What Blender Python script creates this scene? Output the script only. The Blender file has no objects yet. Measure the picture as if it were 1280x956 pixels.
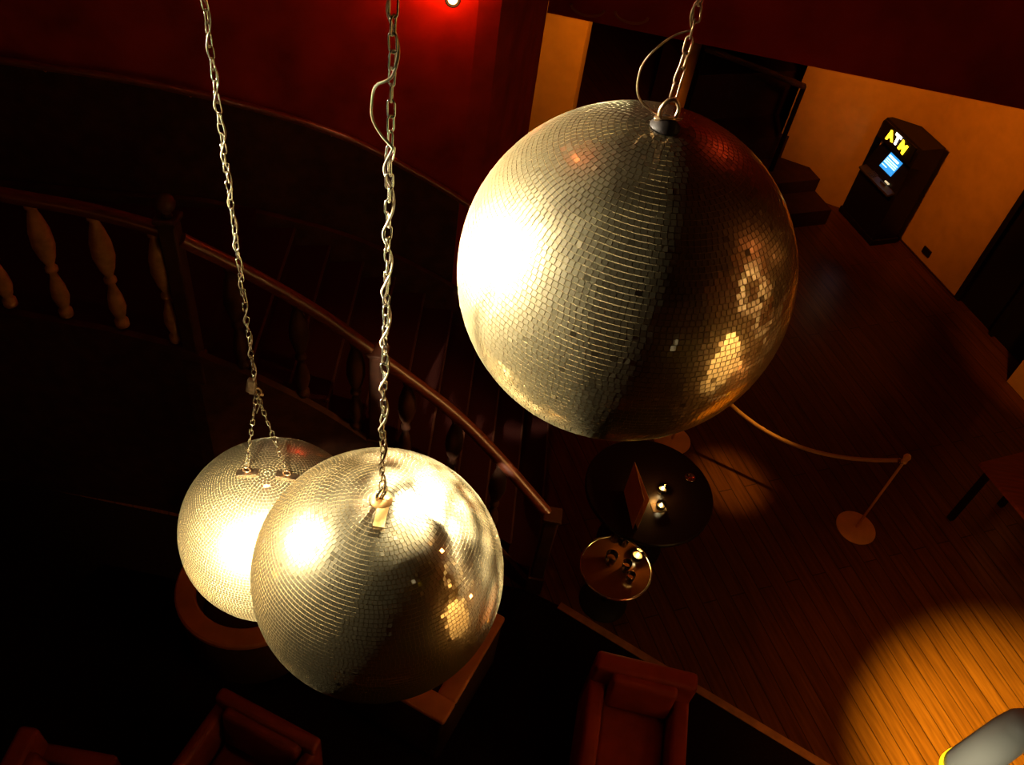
import bpy, bmesh, math, random
from mathutils import Vector, Matrix
random.seed(7)
PI = math.pi
sc = bpy.context.scene
COL = sc.collection

# ------------------------------------------------------------------ camera model (photo taken as 1280 x 956)
FPX, CX, CY, CAMH = 1100.0, 640.0, 478.0, 6.1
nd = Vector((-185.0, 1022.0, 1100.0)).normalized()          # straight down, in camera axes (x right, y down, z forward)
zc = Vector((0, 0, 1))
hd = (zc - nd * nd.z).normalized()                           # level, forward
rd = nd.cross(hd)
if rd.x < 0: rd = -rd
def ray(px, py):
    v = Vector((px - CX, py - CY, FPX)) / FPX
    return Vector((v.dot(rd), v.dot(hd), -v.dot(nd)))
EYE = Vector((0, 0, CAMH))
def onz(px, py, z):                                          # where the sight line meets height z
    v = ray(px, py); return EYE + v * ((z - CAMH) / v.z)
def onF(px, py, F):                                          # where it meets the upright plane y = F
    v = ray(px, py); return EYE + v * (F / v.y)
def depth(px, py, d):
    return EYE + ray(px, py) * d

cam_d = bpy.data.cameras.new('camera'); cam = bpy.data.objects.new('camera', cam_d); COL.objects.link(cam)
def cw(v): return Vector((v.dot(rd), v.dot(hd), -v.dot(nd)))
ax, ay, az = cw(Vector((1, 0, 0))), cw(Vector((0, -1, 0))), cw(Vector((0, 0, -1)))
M = Matrix.Identity(4)
for i in range(3):
    M[i][0], M[i][1], M[i][2], M[i][3] = ax[i], ay[i], az[i], EYE[i]
cam.matrix_world = M
cam_d.sensor_width = 36.0; cam_d.lens = 36.0 * FPX / 1280.0; cam_d.clip_start = 0.02; cam_d.clip_end = 60
sc.camera = cam

# ------------------------------------------------------------------ materials
def mat(name, col, rough=0.5, metal=0.0, spec=0.5, emit=None, estr=0.0, coat=0.0, trans=0.0, var=0.0, vscale=8.0, bump=0.0, aniso=None, alpha=1.0, ior=1.45):
    m = bpy.data.materials.new(name); m.use_nodes = True
    nt = m.node_tree; b = nt.nodes['Principled BSDF']
    b.inputs['Base Color'].default_value = (*col, 1)
    b.inputs['Roughness'].default_value = rough; b.inputs['Metallic'].default_value = metal
    b.inputs['Specular IOR Level'].default_value = spec; b.inputs['Coat Weight'].default_value = coat
    b.inputs['Coat Roughness'].default_value = 0.15
    b.inputs['Transmission Weight'].default_value = trans; b.inputs['IOR'].default_value = ior
    if emit: b.inputs['Emission Color'].default_value = (*emit, 1); b.inputs['Emission Strength'].default_value = estr
    if var or bump:
        tc = nt.nodes.new('ShaderNodeTexCoord'); mp = nt.nodes.new('ShaderNodeMapping')
        nt.links.new(tc.outputs['Object'], mp.inputs['Vector'])
        if aniso: mp.inputs['Scale'].default_value = aniso
        nz = nt.nodes.new('ShaderNodeTexNoise'); nz.inputs['Scale'].default_value = vscale; nz.inputs['Detail'].default_value = 5
        nt.links.new(mp.outputs['Vector'], nz.inputs['Vector'])
        if var:
            cr = nt.nodes.new('ShaderNodeValToRGB')
            cr.color_ramp.elements[0].position = .3; cr.color_ramp.elements[1].position = .7
            cr.color_ramp.elements[0].color = (*[c * (1 - var) for c in col], 1)
            cr.color_ramp.elements[1].color = (*[min(1, c * (1 + var)) for c in col], 1)
            nt.links.new(nz.outputs['Fac'], cr.inputs['Fac']); nt.links.new(cr.outputs['Color'], b.inputs['Base Color'])
        if bump:
            bp = nt.nodes.new('ShaderNodeBump'); bp.inputs['Strength'].default_value = bump; bp.inputs['Distance'].default_value = .01
            nt.links.new(nz.outputs['Fac'], bp.inputs['Height']); nt.links.new(bp.outputs['Normal'], b.inputs['Normal'])
    return m

WALLDIR = Vector((0.4323, -0.9017, 0)); WALLN = Vector((-0.9017, -0.4323, 0))   # along the cash-machine wall, and into the room
WALL0 = Vector((4.4414, 9.1855, 0))
WANG = math.atan2(WALLDIR.y, WALLDIR.x)

def floor_mat():
    m = bpy.data.materials.new('floorboards'); m.use_nodes = True
    nt = m.node_tree; b = nt.nodes['Principled BSDF']
    tc = nt.nodes.new('ShaderNodeTexCoord'); mp = nt.nodes.new('ShaderNodeMapping')
    mp.inputs['Rotation'].default_value = (0, 0, -WANG)
    nt.links.new(tc.outputs['Object'], mp.inputs['Vector'])
    br = nt.nodes.new('ShaderNodeTexBrick')
    br.inputs['Scale'].default_value = 1.0; br.inputs['Brick Width'].default_value = 2.6; br.inputs['Row Height'].default_value = 0.13
    br.inputs['Mortar Size'].default_value = 0.005; br.inputs['Mortar Smooth'].default_value = .3
    br.inputs['Color1'].default_value = (.17, .062, .016, 1); br.inputs['Color2'].default_value = (.135, .047, .012, 1)
    br.inputs['Mortar'].default_value = (.045, .015, .005, 1); br.offset = .37
    nt.links.new(mp.outputs['Vector'], br.inputs['Vector'])
    mp2 = nt.nodes.new('ShaderNodeMapping'); mp2.inputs['Scale'].default_value = (1.0, 14, 1)
    nt.links.new(mp.outputs['Vector'], mp2.inputs['Vector'])
    nz = nt.nodes.new('ShaderNodeTexNoise'); nz.inputs['Scale'].default_value = 2.5; nz.inputs['Detail'].default_value = 6
    nt.links.new(mp2.outputs['Vector'], nz.inputs['Vector'])
    mx = nt.nodes.new('ShaderNodeMix'); mx.data_type = 'RGBA'; mx.blend_type = 'MULTIPLY'; mx.inputs['Factor'].default_value = .8
    cr = nt.nodes.new('ShaderNodeValToRGB'); cr.color_ramp.elements[0].position = .3; cr.color_ramp.elements[1].position = .75
    cr.color_ramp.elements[0].color = (.35, .3, .25, 1)
    nt.links.new(nz.outputs['Fac'], cr.inputs['Fac'])
    nt.links.new(br.outputs['Color'], mx.inputs['A']); nt.links.new(cr.outputs['Color'], mx.inputs['B'])
    nt.links.new(mx.outputs['Result'], b.inputs['Base Color'])
    b.inputs['Roughness'].default_value = .33; b.inputs['Specular IOR Level'].default_value = .22
    bp = nt.nodes.new('ShaderNodeBump'); bp.inputs['Strength'].default_value = .25; bp.inputs['Distance'].default_value = .004
    nt.links.new(br.outputs['Fac'], bp.inputs['Height']); bp.invert = True
    nt.links.new(bp.outputs['Normal'], b.inputs['Normal'])
    return m

def tile_mat():
    """silvered glass: a sharp mirror, a duller silver haze and a little dust"""
    m = bpy.data.materials.new('mirror_glass'); m.use_nodes = True
    nt = m.node_tree; nt.nodes.clear()
    out = nt.nodes.new('ShaderNodeOutputMaterial')
    g1 = nt.nodes.new('ShaderNodeBsdfGlossy'); g1.inputs['Color'].default_value = (.88, .78, .58, 1); g1.inputs['Roughness'].default_value = .05
    g2 = nt.nodes.new('ShaderNodeBsdfGlossy'); g2.inputs['Color'].default_value = (.92, .78, .47, 1); g2.inputs['Roughness'].default_value = .34
    df = nt.nodes.new('ShaderNodeBsdfDiffuse'); df.inputs['Color'].default_value = (.42, .34, .17, 1)
    a = nt.nodes.new('ShaderNodeMixShader'); a.inputs[0].default_value = .34
    c = nt.nodes.new('ShaderNodeMixShader'); c.inputs[0].default_value = .05
    nt.links.new(g1.outputs[0], a.inputs[1]); nt.links.new(g2.outputs[0], a.inputs[2])
    nt.links.new(a.outputs[0], c.inputs[1]); nt.links.new(df.outputs[0], c.inputs[2])
    nt.links.new(c.outputs[0], out.inputs['Surface'])
    return m

MT = {
    'floor': floor_mat(),
    'red_wall': mat('dark_red_paint', (.30, .022, .012), .75, var=.35, vscale=3, spec=.2),
    'fascia': mat('dark_red_fascia', (.26, .018, .010), .7, var=.3, vscale=2, spec=.2),
    'cream': mat('cream_plaster', (.62, .40, .17), .85, var=.08, vscale=6, spec=.15),
    'black': mat('black_paint', (.012, .008, .006), .6, spec=.2),
    'shade_black': mat('black_for_shade', (.010, .006, .005), .95, spec=.05, bump=.4, vscale=4),
    'ceil': mat('black_ceiling', (.02, .012, .010), .9, spec=.1),
    'mahogany': mat('polished_mahogany', (.15, .034, .012), .36, spec=1.0, coat=0.0, var=.4, vscale=10, aniso=(1, 6, 6)),
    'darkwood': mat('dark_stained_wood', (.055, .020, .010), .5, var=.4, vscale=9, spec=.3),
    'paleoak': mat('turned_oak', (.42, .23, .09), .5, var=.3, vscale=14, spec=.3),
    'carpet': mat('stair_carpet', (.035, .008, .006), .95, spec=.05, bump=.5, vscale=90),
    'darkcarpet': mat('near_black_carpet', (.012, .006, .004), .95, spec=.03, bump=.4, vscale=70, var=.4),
    'brass': mat('aged_brass', (.75, .40, .12), .5, metal=.35, var=.1),
    'steel': mat('chain_steel', (.72, .64, .46), .27, metal=1.0, var=.15, vscale=40),
    'rust': mat('dull_steel', (.34, .22, .12), .38, metal=1.0, var=.3, vscale=60),
    'cable': mat('clear_sheathed_cable', (.50, .36, .19), .3, spec=.6),
    'grout': mat('pale_grout', (.62, .47, .22), .45, spec=.6, var=.12, vscale=60),
    'tile': tile_mat(),
    'atm': mat('black_machine_plastic', (.010, .007, .006), .4, spec=.3),
    'atmgrey': mat('grey_machine_trim', (.06, .045, .035), .4),
    'sign': mat('lit_yellow_letters', (1, .8, .05), .5, emit=(1.0, .62, .02), estr=3.0),
    'signw': mat('lit_white_letters', (1, .95, .85), .5, emit=(1.0, .86, .72), estr=4.0),
    'screen': mat('lit_blue_screen', (.05, .3, .6), .4, emit=(.03, .30, .75), estr=1.3),
    'screenw': mat('lit_screen_lines', (.8, .95, 1), .4, emit=(.62, .92, 1.0), estr=1.6),
    'led': mat('lit_slot', (.9, .8, .5), .4, emit=(.8, .7, .4), estr=.8),
    'tabletop': mat('black_table_lacquer', (.010, .006, .005), .32, spec=.4),
    'card': mat('kraft_card', (.78, .46, .22), .8, var=.1, spec=.1),
    'glass': mat('clear_glass', (1, .95, .88), .03, trans=1.0, spec=.5),
    'amber': mat('amber_glass_top', (.26, .09, .02), .12, trans=.3, spec=.6),
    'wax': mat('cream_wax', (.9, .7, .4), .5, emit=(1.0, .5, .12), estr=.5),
    'flame': mat('candle_flame', (1, .8, .4), .5, emit=(1.0, .82, .45), estr=30.0),
    'rope': mat('tan_rope', (.55, .30, .11), .75, bump=.8, vscale=60, aniso=(1, 1, 1)),
    'chrome': mat('chrome', (.80, .74, .62), .12, metal=1.0),
    'leather': mat('red_leather', (.34, .042, .014), .5, var=.2, vscale=7, spec=.35, bump=.12),
    'leather2': mat('dark_red_leather', (.24, .035, .016), .5, var=.2, vscale=7, spec=.35, bump=.12),
    'tan': mat('tan_leather', (.58, .22, .07), .55, var=.15, vscale=6, spec=.3, bump=.1),
    'seatdark': mat('dark_brown_seat', (.05, .018, .010), .7, var=.2, spec=.2),
    'nosing': mat('pale_wood_edging', (.40, .20, .08), .6, var=.25, vscale=12),
    'redtable': mat('red_brown_tabletop', (.30, .075, .030), .5, var=.25, vscale=5, aniso=(1, 8, 1)),
    'silver': mat('grey_lamp_paint', (.62, .60, .50), .45, spec=.4),
    'gel': mat('lit_yellow_gel', (1, .75, .02), .4, emit=(1.0, .72, .01), estr=1.6),
    'bulb': mat('lamp_bulb', (1, .9, .7), .4, emit=(1.0, .42, .12), estr=20.0),
}

# ------------------------------------------------------------------ building helpers
def obj(name, bm, m, parent=None, smooth=False, loc=None):
    bmesh.ops.recalc_face_normals(bm, faces=bm.faces)
    me = bpy.data.meshes.new(name); bm.to_mesh(me); bm.free()
    if smooth:
        for p in me.polygons: p.use_smooth = True
    for mm in (m if isinstance(m, (list, tuple)) else [m]): me.materials.append(mm)
    o = bpy.data.objects.new(name, me); COL.objects.link(o)
    if loc is not None: o.location = loc
    if parent: o.parent = parent
    return o
def smart(o, ang=40):
    bm = bmesh.new(); bm.from_mesh(o.data)
    for e in bm.edges:
        if len(e.link_faces) == 2 and e.calc_face_angle(0) > math.radians(ang): e.smooth = False
    for f in bm.faces: f.smooth = True
    bm.to_mesh(o.data); bm.free(); return o
def tag(o, label, cat, group=None):
    o['label'] = label; o['category'] = cat
    if group: o['group'] = group
    return o
def thing(name, label, cat, loc=(0, 0, 0), rz=0.0, group=None):
    o = bpy.data.objects.new(name, None); COL.objects.link(o); o.empty_display_size = .1
    o.location = loc; o.rotation_euler = (0, 0, rz)
    return tag(o, label, cat, group)
def struct(name, bm, m, smooth=False):
    o = obj(name, bm, m, None, smooth); o['kind'] = 'structure'; return o
def box(bm, c, s, rot=None, bev=0.0, seg=2):
    g = bmesh.ops.create_cube(bm, size=1.0)
    vs = g['verts']
    for v in vs: v.co = Vector((v.co.x * s[0], v.co.y * s[1], v.co.z * s[2]))
    if bev:
        es = list({e for v in vs for e in v.link_edges})
        r = bmesh.ops.bevel(bm, geom=es, offset=bev, segments=seg, affect='EDGES', profile=.5)
        vs = list({v for f in r['faces'] for v in f.verts} | {v for v in vs if v.is_valid})
    T = Matrix.Translation(Vector(c))
    if rot is not None: T = T @ rot
    for v in vs: v.co = T @ v.co
    return vs
def BX(c, s, rot=None, bev=0.0, seg=2):
    bm = bmesh.new(); box(bm, c, s, rot, bev, seg); return bm
def lathe(bm, prof, seg=32, c=(0, 0, 0), rot=None):
    c = Vector(c); rings = []
    for (r, z) in prof:
        ring = []
        if r < 1e-6: 
            p = Vector((0, 0, z)); p = (rot @ p if rot else p) + c; ring = [bm.verts.new(p)]
        else:
            for k in range(seg):
                p = Vector((r * math.cos(2 * PI * k / seg), r * math.sin(2 * PI * k / seg), z))
                ring.append(bm.verts.new((rot @ p if rot else p) + c))
        rings.append(ring)
    for a, b in zip(rings, rings[1:]):
        for k in range(seg):
            k2 = (k + 1) % seg
            if len(a) == 1 and len(b) == 1: continue
            if len(a) == 1: bm.faces.new((a[0], b[k], b[k2]))
            elif len(b) == 1: bm.faces.new((a[k], a[k2], b[0]))
            else: bm.faces.new((a[k], a[k2], b[k2], b[k]))
    return bm
def LT(prof, seg=32, c=(0, 0, 0), rot=None): return lathe(bmesh.new(), prof, seg, c, rot)
def tube(bm, pts, rad, seg=8, closed=False, prof=None, up=Vector((0, 0, 1))):
    pts = [Vector(p) for p in pts]; n = len(pts); rings = []; prevN = None
    for i, p in enumerate(pts):
        if closed: t = pts[(i + 1) % n] - pts[i - 1]
        else: t = pts[min(i + 1, n - 1)] - pts[max(i - 1, 0)]
        t.normalize()
        if prof is not None or prevN is None:
            u = up if abs(t.dot(up)) < .98 else Vector((1, 0, 0))
            N = (u - t * u.dot(t)).normalized()
        else:
            N = (prevN - t * prevN.dot(t)).normalized()
        prevN = N; B = t.cross(N)
        r = rad[i] if isinstance(rad, (list, tuple)) else rad
        if prof is None: ring = [bm.verts.new(p + (N * math.cos(2 * PI * k / seg) + B * math.sin(2 * PI * k / seg)) * r) for k in range(seg)]
        else: ring = [bm.verts.new(p + B * a + N * b) for a, b in prof]
        rings.append(ring)
    m = len(rings[0])
    for i in range(n if closed else n - 1):
        a, b = rings[i], rings[(i + 1) % n]
        for k in range(m): bm.faces.new((a[k], a[(k + 1) % m], b[(k + 1) % m], b[k]))
    if not closed:
        bm.faces.new(rings[0]); bm.faces.new(rings[-1])
    return bm
def TB(pts, rad, seg=8, closed=False, prof=None): return tube(bmesh.new(), pts, rad, seg, closed, prof)
def prism(bm, poly, z0, z1):
    a = [bm.verts.new((p[0], p[1], z0)) for p in poly]; b = [bm.verts.new((p[0], p[1], z1)) for p in poly]
    n = len(poly)
    bm.faces.new(a); bm.faces.new(b)
    for k in range(n): bm.faces.new((a[k], a[(k + 1) % n], b[(k + 1) % n], b[k]))
    return bm
def PR(poly, z0, z1): return prism(bmesh.new(), poly, z0, z1)
def spline(pts, per=8):
    pts = [Vector(p) for p in pts]; out = []
    for i in range(len(pts) - 1):
        p0 = pts[i - 1] if i else pts[0] * 2 - pts[1]; p1, p2 = pts[i], pts[i + 1]
        p3 = pts[i + 2] if i + 2 < len(pts) else pts[-1] * 2 - pts[-2]
        for k in range(per):
            t = k / per
            out.append(.5 * ((2 * p1) + (p2 - p0) * t + (2 * p0 - 5 * p1 + 4 * p2 - p3) * t * t + (3 * p1 - p0 - 3 * p2 + p3) * t ** 3))
    out.append(pts[-1]); return out
RX = lambda a: Matrix.Rotation(a, 4, 'X')
RY = lambda a: Matrix.Rotation(a, 4, 'Y')
RZ = lambda a: Matrix.Rotation(a, 4, 'Z')

# ================================================================== THE SETTING
CEIL = 7.4
struct('floor', BX((1.5, 6.0, -.05), (17, 20, .1)), MT['floor'])
struct('ceiling', BX((1.5, 6.0, CEIL + .05), (17, 20, .1)), MT['ceil'])
S = lambda s, off=0.0: WALL0 + WALLDIR * s + WALLN * off
def wall_seg(bm, s0, s1, z0, z1, off=0.0, th=.2):
    a, b = S(s0, off), S(s1, off); c, d = S(s1, off - th), S(s0, off - th)
    prism(bm, [a, b, c, d], z0, z1); return bm
bm = bmesh.new()
wall_seg(bm, -.45, .93, 0, 2.8)
J0 = S(-.45); p2 = onz(1040, 262, -.06); p2.z = 0; dl = (p2 - J0).normalized(); nl = Vector((-dl.y, dl.x, 0)); nl = nl if nl.y > 0 else -nl
vv = ray(999, 110); tt = (J0 - EYE).dot(nl) / vv.dot(nl); FL = (EYE + vv * tt - J0).dot(dl)
prism(bm, [J0, J0 + dl * FL, J0 + dl * FL + nl * .2, J0 + nl * .2], 0, 2.8)
wall_seg(bm, .93, 2.22, 2.2, 2.8)
wall_seg(bm, 2.22, 9, 0, 2.8, off=.30, th=.5)
struct('wall_right', bm, MT['cream'])
# black double door in the wall
dd = obj('door_1', wall_seg(bmesh.new(), .93, 2.22, 0, 2.2, off=-.05, th=.08), MT['black']); dd['kind'] = 'structure'
bm = bmesh.new()
for s0, s1, z0, z1 in ((.93, 1.0, 0, 2.2), (2.15, 2.22, 0, 2.2), (1.55, 1.60, 0, 2.2)): wall_seg(bm, s0, s1, z0, z1, off=0.0, th=.05)
obj('door_frame', bm, MT['black'], dd)
for k in (1.49, 1.66):
    p = S(k, .03); obj('door_handle', TB([p + Vector((0, 0, .95)), p + Vector((0, 0, 1.15))], .012), MT['rust'], dd)
struct('baseboard_right', wall_seg(bmesh.new(), -.40, .93, 0, .02, off=.012, th=.012), MT['darkwood'])
struct('wall_back', BX((3.0, 14.1, 1.4), (12, .2, 2.8)), MT['shade_black'])  # flat black stands in for the darkness deep under the mezzanine
struct('wall_reflected', BX((4.72, .2, CEIL / 2), (.2, 4.4, CEIL)), MT['cream'])  # unseen wall added as a bright patch for the mirror balls to reflect
# mezzanine across the hall: its soffit and its dark red front
FZ = 2.8
fl, fr = onz(684, 16, FZ), onz(1280, 137, FZ)
e = (fr - fl).normalized(); fl2 = fl - e * .0; fr2 = fr + e * 4.0
nrm = Vector((-e.y, e.x, 0))
struct('ceiling_mezzanine', PR([fl2 + nrm * .06, fr2 + nrm * .06, fr2 + nrm * 8, fl2 + nrm * 8], FZ, FZ + .2), MT['ceil'])
bm = PR([fl2, fr2, fr2 + nrm * .06, fl2 + nrm * .06], FZ, CEIL)
struct('wall_mezzanine', bm, MT['fascia'])
# gilt swag moulding on the mezzanine front
g = bmesh.new()
for k, (px, py) in enumerate(((735, 8), (790, 17), (850, 26))):
    p = onF(px, py, fl.y - .02)
    pts = [p + e * (.14 * math.cos(a)) + Vector((0, 0, .07 * math.sin(a))) - nrm * .02 for a in [PI + PI * q / 12 for q in range(13)]]
    tube(g, pts, .012, 6)
struct('trim_1', g, mat('dull_gilt', (.30, .13, .03), .6, spec=.2))
# piers below the mezzanine
def pier(name, pl, pr, F, dep):
    a, b = onF(*pl, F), onF(*pr, F)
    return struct(name, PR([(a.x, a.y), (b.x, b.y), (b.x + .05, b.y + dep), (a.x - .0, a.y + dep)], 0, FZ), MT['cream'])
pier('wall_pier', (672, 14), (736, 27), 9.0, .45)
pier('wall_jamb', (865, 57), (877, 58), 9.3, .5)
# picture-like stain on the first pier: a small red smear
# beam deep under the mezzanine
struct('trim_2', BX((1.2, 10.4, 1.9), (3.0, .12, .12), RZ(-.1)), MT['darkwood'])

# ---- curved stair: plan curves found from the handrails
inpx = [(0, 242), (110, 262), (205, 288), (235, 303), (310, 340), (400, 392), (480, 450), (560, 510), (620, 568), (690, 648)]
inz = [2.88, 2.88, 2.86, 2.78, 2.52, 2.20, 1.86, 1.52, 1.26, .96]
inner = [onz(*p, z) for p, z in zip(inpx, inz)]
outpx = [(0, 75), (145, 97), (280, 125), (415, 165), (500, 205), (590, 260), (660, 330), (715, 420)]
outF = [5.0, 5.1, 5.25, 5.45, 5.6, 5.7, 5.62, 5.4]
outer = [onF(*p, F) for p, F in zip(outpx, outF)]
ext_in = inner[0] + (inner[0] - inner[1]) * 4; ext_out = outer[0] + (outer[0] - outer[1]) * 3
ic = spline([ext_in] + inner, 10); oc = spline([ext_out] + outer, 10)
def at_x(curve, x):
    for a, b in zip(curve, curve[1:]):
        if (a.x - x) * (b.x - x) <= 0 and a.x != b.x:
            t = (x - a.x) / (b.x - a.x); return a.lerp(b, t)
    return curve[0].copy() if abs(curve[0].x - x) < abs(curve[-1].x - x) else curve[-1].copy()
RAILH = .96
NST = 11; LZ = 1.90; RISE = LZ / NST
xi = [-2.0 + (2.43) * k / (NST - 1) for k in range(NST)]           # riser positions along inner and outer edge
xo = [-2.15 + (2.50) * k / (NST - 1) for k in range(NST)]
st = thing('staircase', 'curved dark staircase with red carpet, sweeping down from landing behind the mirror balls', 'staircase', (0, 4.6, 0))
B0 = Vector((0, 4.6, 0))
def flat(p, z=0): return Vector((p.x, p.y, z)) - B0
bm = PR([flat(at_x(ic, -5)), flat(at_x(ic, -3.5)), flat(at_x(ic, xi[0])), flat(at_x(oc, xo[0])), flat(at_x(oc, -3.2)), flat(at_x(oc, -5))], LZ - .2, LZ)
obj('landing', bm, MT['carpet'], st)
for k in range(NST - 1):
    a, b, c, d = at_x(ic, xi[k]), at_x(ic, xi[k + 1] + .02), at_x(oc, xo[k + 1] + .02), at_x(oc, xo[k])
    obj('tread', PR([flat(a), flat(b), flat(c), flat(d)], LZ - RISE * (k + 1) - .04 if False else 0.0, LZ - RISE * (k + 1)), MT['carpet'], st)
    nb = bmesh.new(); q = at_x(ic, xi[k + 1]); w = at_x(oc, xo[k + 1])
    tube(nb, [flat(q, LZ - RISE * (k + 1) - .012) + Vector((.02, 0, 0)), flat(w, LZ - RISE * (k + 1) - .012) + Vector((.02, 0, 0))], .014, 6)
    obj('nosing', nb, MT['darkwood'], st)
# stringers: dark panelled sides, top edge 0.06 above the steps
def side(curve, xs, off, name):
    bm = bmesh.new(); prev = None
    N = 60
    for k in range(N + 1):
        x = -5 + (.45 + 5) * k / N
        p = at_x(curve, x); zt = max(0.04, min(LZ, p.z - RAILH)) + .07
        a = [Vector((p.x, p.y + off + o, z)) - B0 for o, z in ((0, 0), (0, zt), (.05, zt), (.05, 0))]
        cur = [bm.verts.new(v) for v in a]
        if prev:
            for i in range(4): bm.faces.new((prev[i], prev[(i + 1) % 4], cur[(i + 1) % 4], cur[i]))
        else: bm.faces.new(cur)
        prev = cur
    bm.faces.new(prev)
    return obj(name, bm, MT['darkwood'], st)
side(ic, xi, -.06, 'stringer'); side(oc, xo, -.02, 'stringer')

# inner balustrade
bal = thing('balustrade', 'mahogany stair balustrade with turned balusters and ball finial, in front of the stairs', 'balustrade', (0, 3.7, 0))
B1 = Vector((0, 3.7, 0))
railprof = [(-.035, -.03), (.035, -.03), (.042, 0), (.036, .022), (.018, .036), (-.018, .036), (-.036, .022), (-.042, 0)]
newel_x = [-2.03, -.90, .47]
rc = [p for p in ic]
def rail_piece(x0, x1):
    pts = [p - B1 for p in rc if x0 < p.x < x1]
    pts = [at_x(ic, x0) - B1] + pts + [at_x(ic, x1) - B1]
    return smart(obj('handrail', TB(pts, .04, prof=railprof), MT['mahogany'], bal))
rail_piece(-4.8, newel_x[0] - .05); rail_piece(newel_x[0] + .05, newel_x[1] - .05); rail_piece(newel_x[1] + .05, newel_x[2] - .02)
for i, x in enumerate(newel_x):
    p = at_x(ic, x); zb = max(0.0, p.z - RAILH - .1) if i < 2 else 0.0
    if i == 0: zb = LZ - .25
    top = p.z + (.10 if i == 0 else .04)
    bm = BX((p.x, p.y - 3.7, (zb + top) / 2), (.10, .10, top - zb), bev=.012)
    box(bm, (p.x, p.y - 3.7, top), (.13, .13, .03), bev=.008); box(bm, (p.x, p.y - 3.7, zb + .12), (.125, .125, .22), bev=.008)
    nw = obj('newel_post', bm, MT['darkwood'], bal)
    if i == 0:
        obj('finial', LT([(0, 0), (.03, 0), (.024, .02), (.03, .035), (.05, .055), (.058, .085), (.05, .115), (.025, .135), (0, .14)], 20, (p.x, p.y - 3.7, top + .015)), MT['darkwood'], nw, True)
vase = [(0, 0), (.034, 0), (.034, .04), (.02, .055), (.03, .09), (.042, .15), (.036, .22), (.020, .30), (.016, .33), (.030, .345), (.030, .365), (.018, .385), (.036, .44), (.052, .53), (.050, .62), (.034, .71), (.020, .77), (.030, .785), (.030, .81), (0, .81)]
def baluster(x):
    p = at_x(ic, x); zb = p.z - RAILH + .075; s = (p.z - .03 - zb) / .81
    obj('baluster', LT([(r * 1.25, z * s) for r, z in vase], 14, (p.x, p.y - 3.7, zb)), MT['paleoak'] if x < -1.95 else MT['darkwood'], bal, True)  # flight balusters take dark wood in place of the shade on them
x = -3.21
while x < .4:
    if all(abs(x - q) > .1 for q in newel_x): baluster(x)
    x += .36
# wall-side handrail
wr = thing('wall_handrail', 'slim mahogany handrail fixed along the curved red wall, with bright glint', 'handrail', (0, 5.5, 0))
B2 = Vector((0, 5.5, 0))
sm = [(a * .62, b * .62) for a, b in railprof]
smart(obj('rail', TB([p - B2 for p in oc], .03, prof=sm), MT['mahogany'], wr))
for x in (-3.4, -2.5, -1.6, -.8, -.1):
    p = at_x(oc, x) - B2
    obj('bracket', TB([p + Vector((0, 0, -.015)), p + Vector((0, .03, -.05)), p + Vector((0, .085, -.05))], .009, 6), MT['brass'], wr)
p = at_x(oc, .40)
obj('end_post', BX((p.x, p.y - 5.5 , p.z / 2), (.08, .08, p.z + .05), bev=.01), MT['darkwood'], wr)

# curved red wall behind the stair
wp = [p for p in oc if p.x < -.62]
pts = [Vector((p.x, p.y + .085, 0)) for p in wp]
pts += [Vector((-.52, 5.86, 0)), Vector((-.44, 6.1, 0)), Vector((-.36, 6.6, 0)), Vector((fl2.x - .005, fl2.y, 0))]
bm = bmesh.new(); prev = None
for p in pts:
    cur = [bm.verts.new(p + Vector((o, o * 1.0, z))) for o, z in ((0, 0), (0, CEIL), (0, CEIL), (0, 0))][:2]
    q = p + Vector((-.12, .1, 0)); cur += [bm.verts.new(q + Vector((0, 0, CEIL))), bm.verts.new(q)]
    if prev:
        for i in range(4): bm.faces.new((prev[i], prev[(i + 1) % 4], cur[(i + 1) % 4], cur[i]))
    else: bm.faces.new(cur)
    prev = cur
bm.faces.new(prev)
struct('wall_left', bm, MT['red_wall'])
# dark dado below the wall handrail
bm = bmesh.new(); prev = None
for p in [q for q in oc if q.x < -.62]:
    zt = p.z - .03
    cur = [bm.verts.new((p.x, p.y + o, z)) for o, z in ((.055, 0), (.055, zt), (.08, zt), (.08, 0))]
    if prev:
        for i in range(4): bm.faces.new((prev[i], prev[(i + 1) % 4], cur[(i + 1) % 4], cur[i]))
    else: bm.faces.new(cur)
    prev = cur
bm.faces.new(prev)
struct('trim_3', bm, MT['darkwood'])

# red wall lamp at the very top of the view
lp = onF(566, -1, 5.40)
wl = thing('wall_spotlight', 'small glowing red-orange spotlight on the red wall at the top edge', 'lamp', lp)
d = (EYE - lp).normalized(); R = d.to_track_quat('Z', 'Y').to_matrix().to_4x4()
obj('housing', LT([(0, -.10), (.03, -.10), (.042, -.07), (.05, .0), (.05, .03), (.045, .03), (.045, .0), (0, -.005)], 24, rot=R), MT['black'], wl, True)
obj('bulb', LT([(0, -.004), (.03, 0), (.026, .018), (0, .028)], 20, rot=R), MT['bulb'], wl, True)
obj('bracket', TB([R @ Vector((0, 0, -.09)), R @ Vector((0, 0, -.09)) + Vector((.02, .12, 0)), Vector((.02, .30, .02))], .012, 6), MT['black'], wl)

# floor edging strip from the newel to the right, behind the armchair
a, b = onz(699, 756, .02), onz(1030, 956, .02); dv = (b - a).normalized(); b = b + dv * .8; nv = Vector((-dv.y, dv.x, 0)) * .03
struct('trim_4', PR([a + nv, b + nv, b - nv, a - nv], 0, .02), MT['nosing'])

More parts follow.
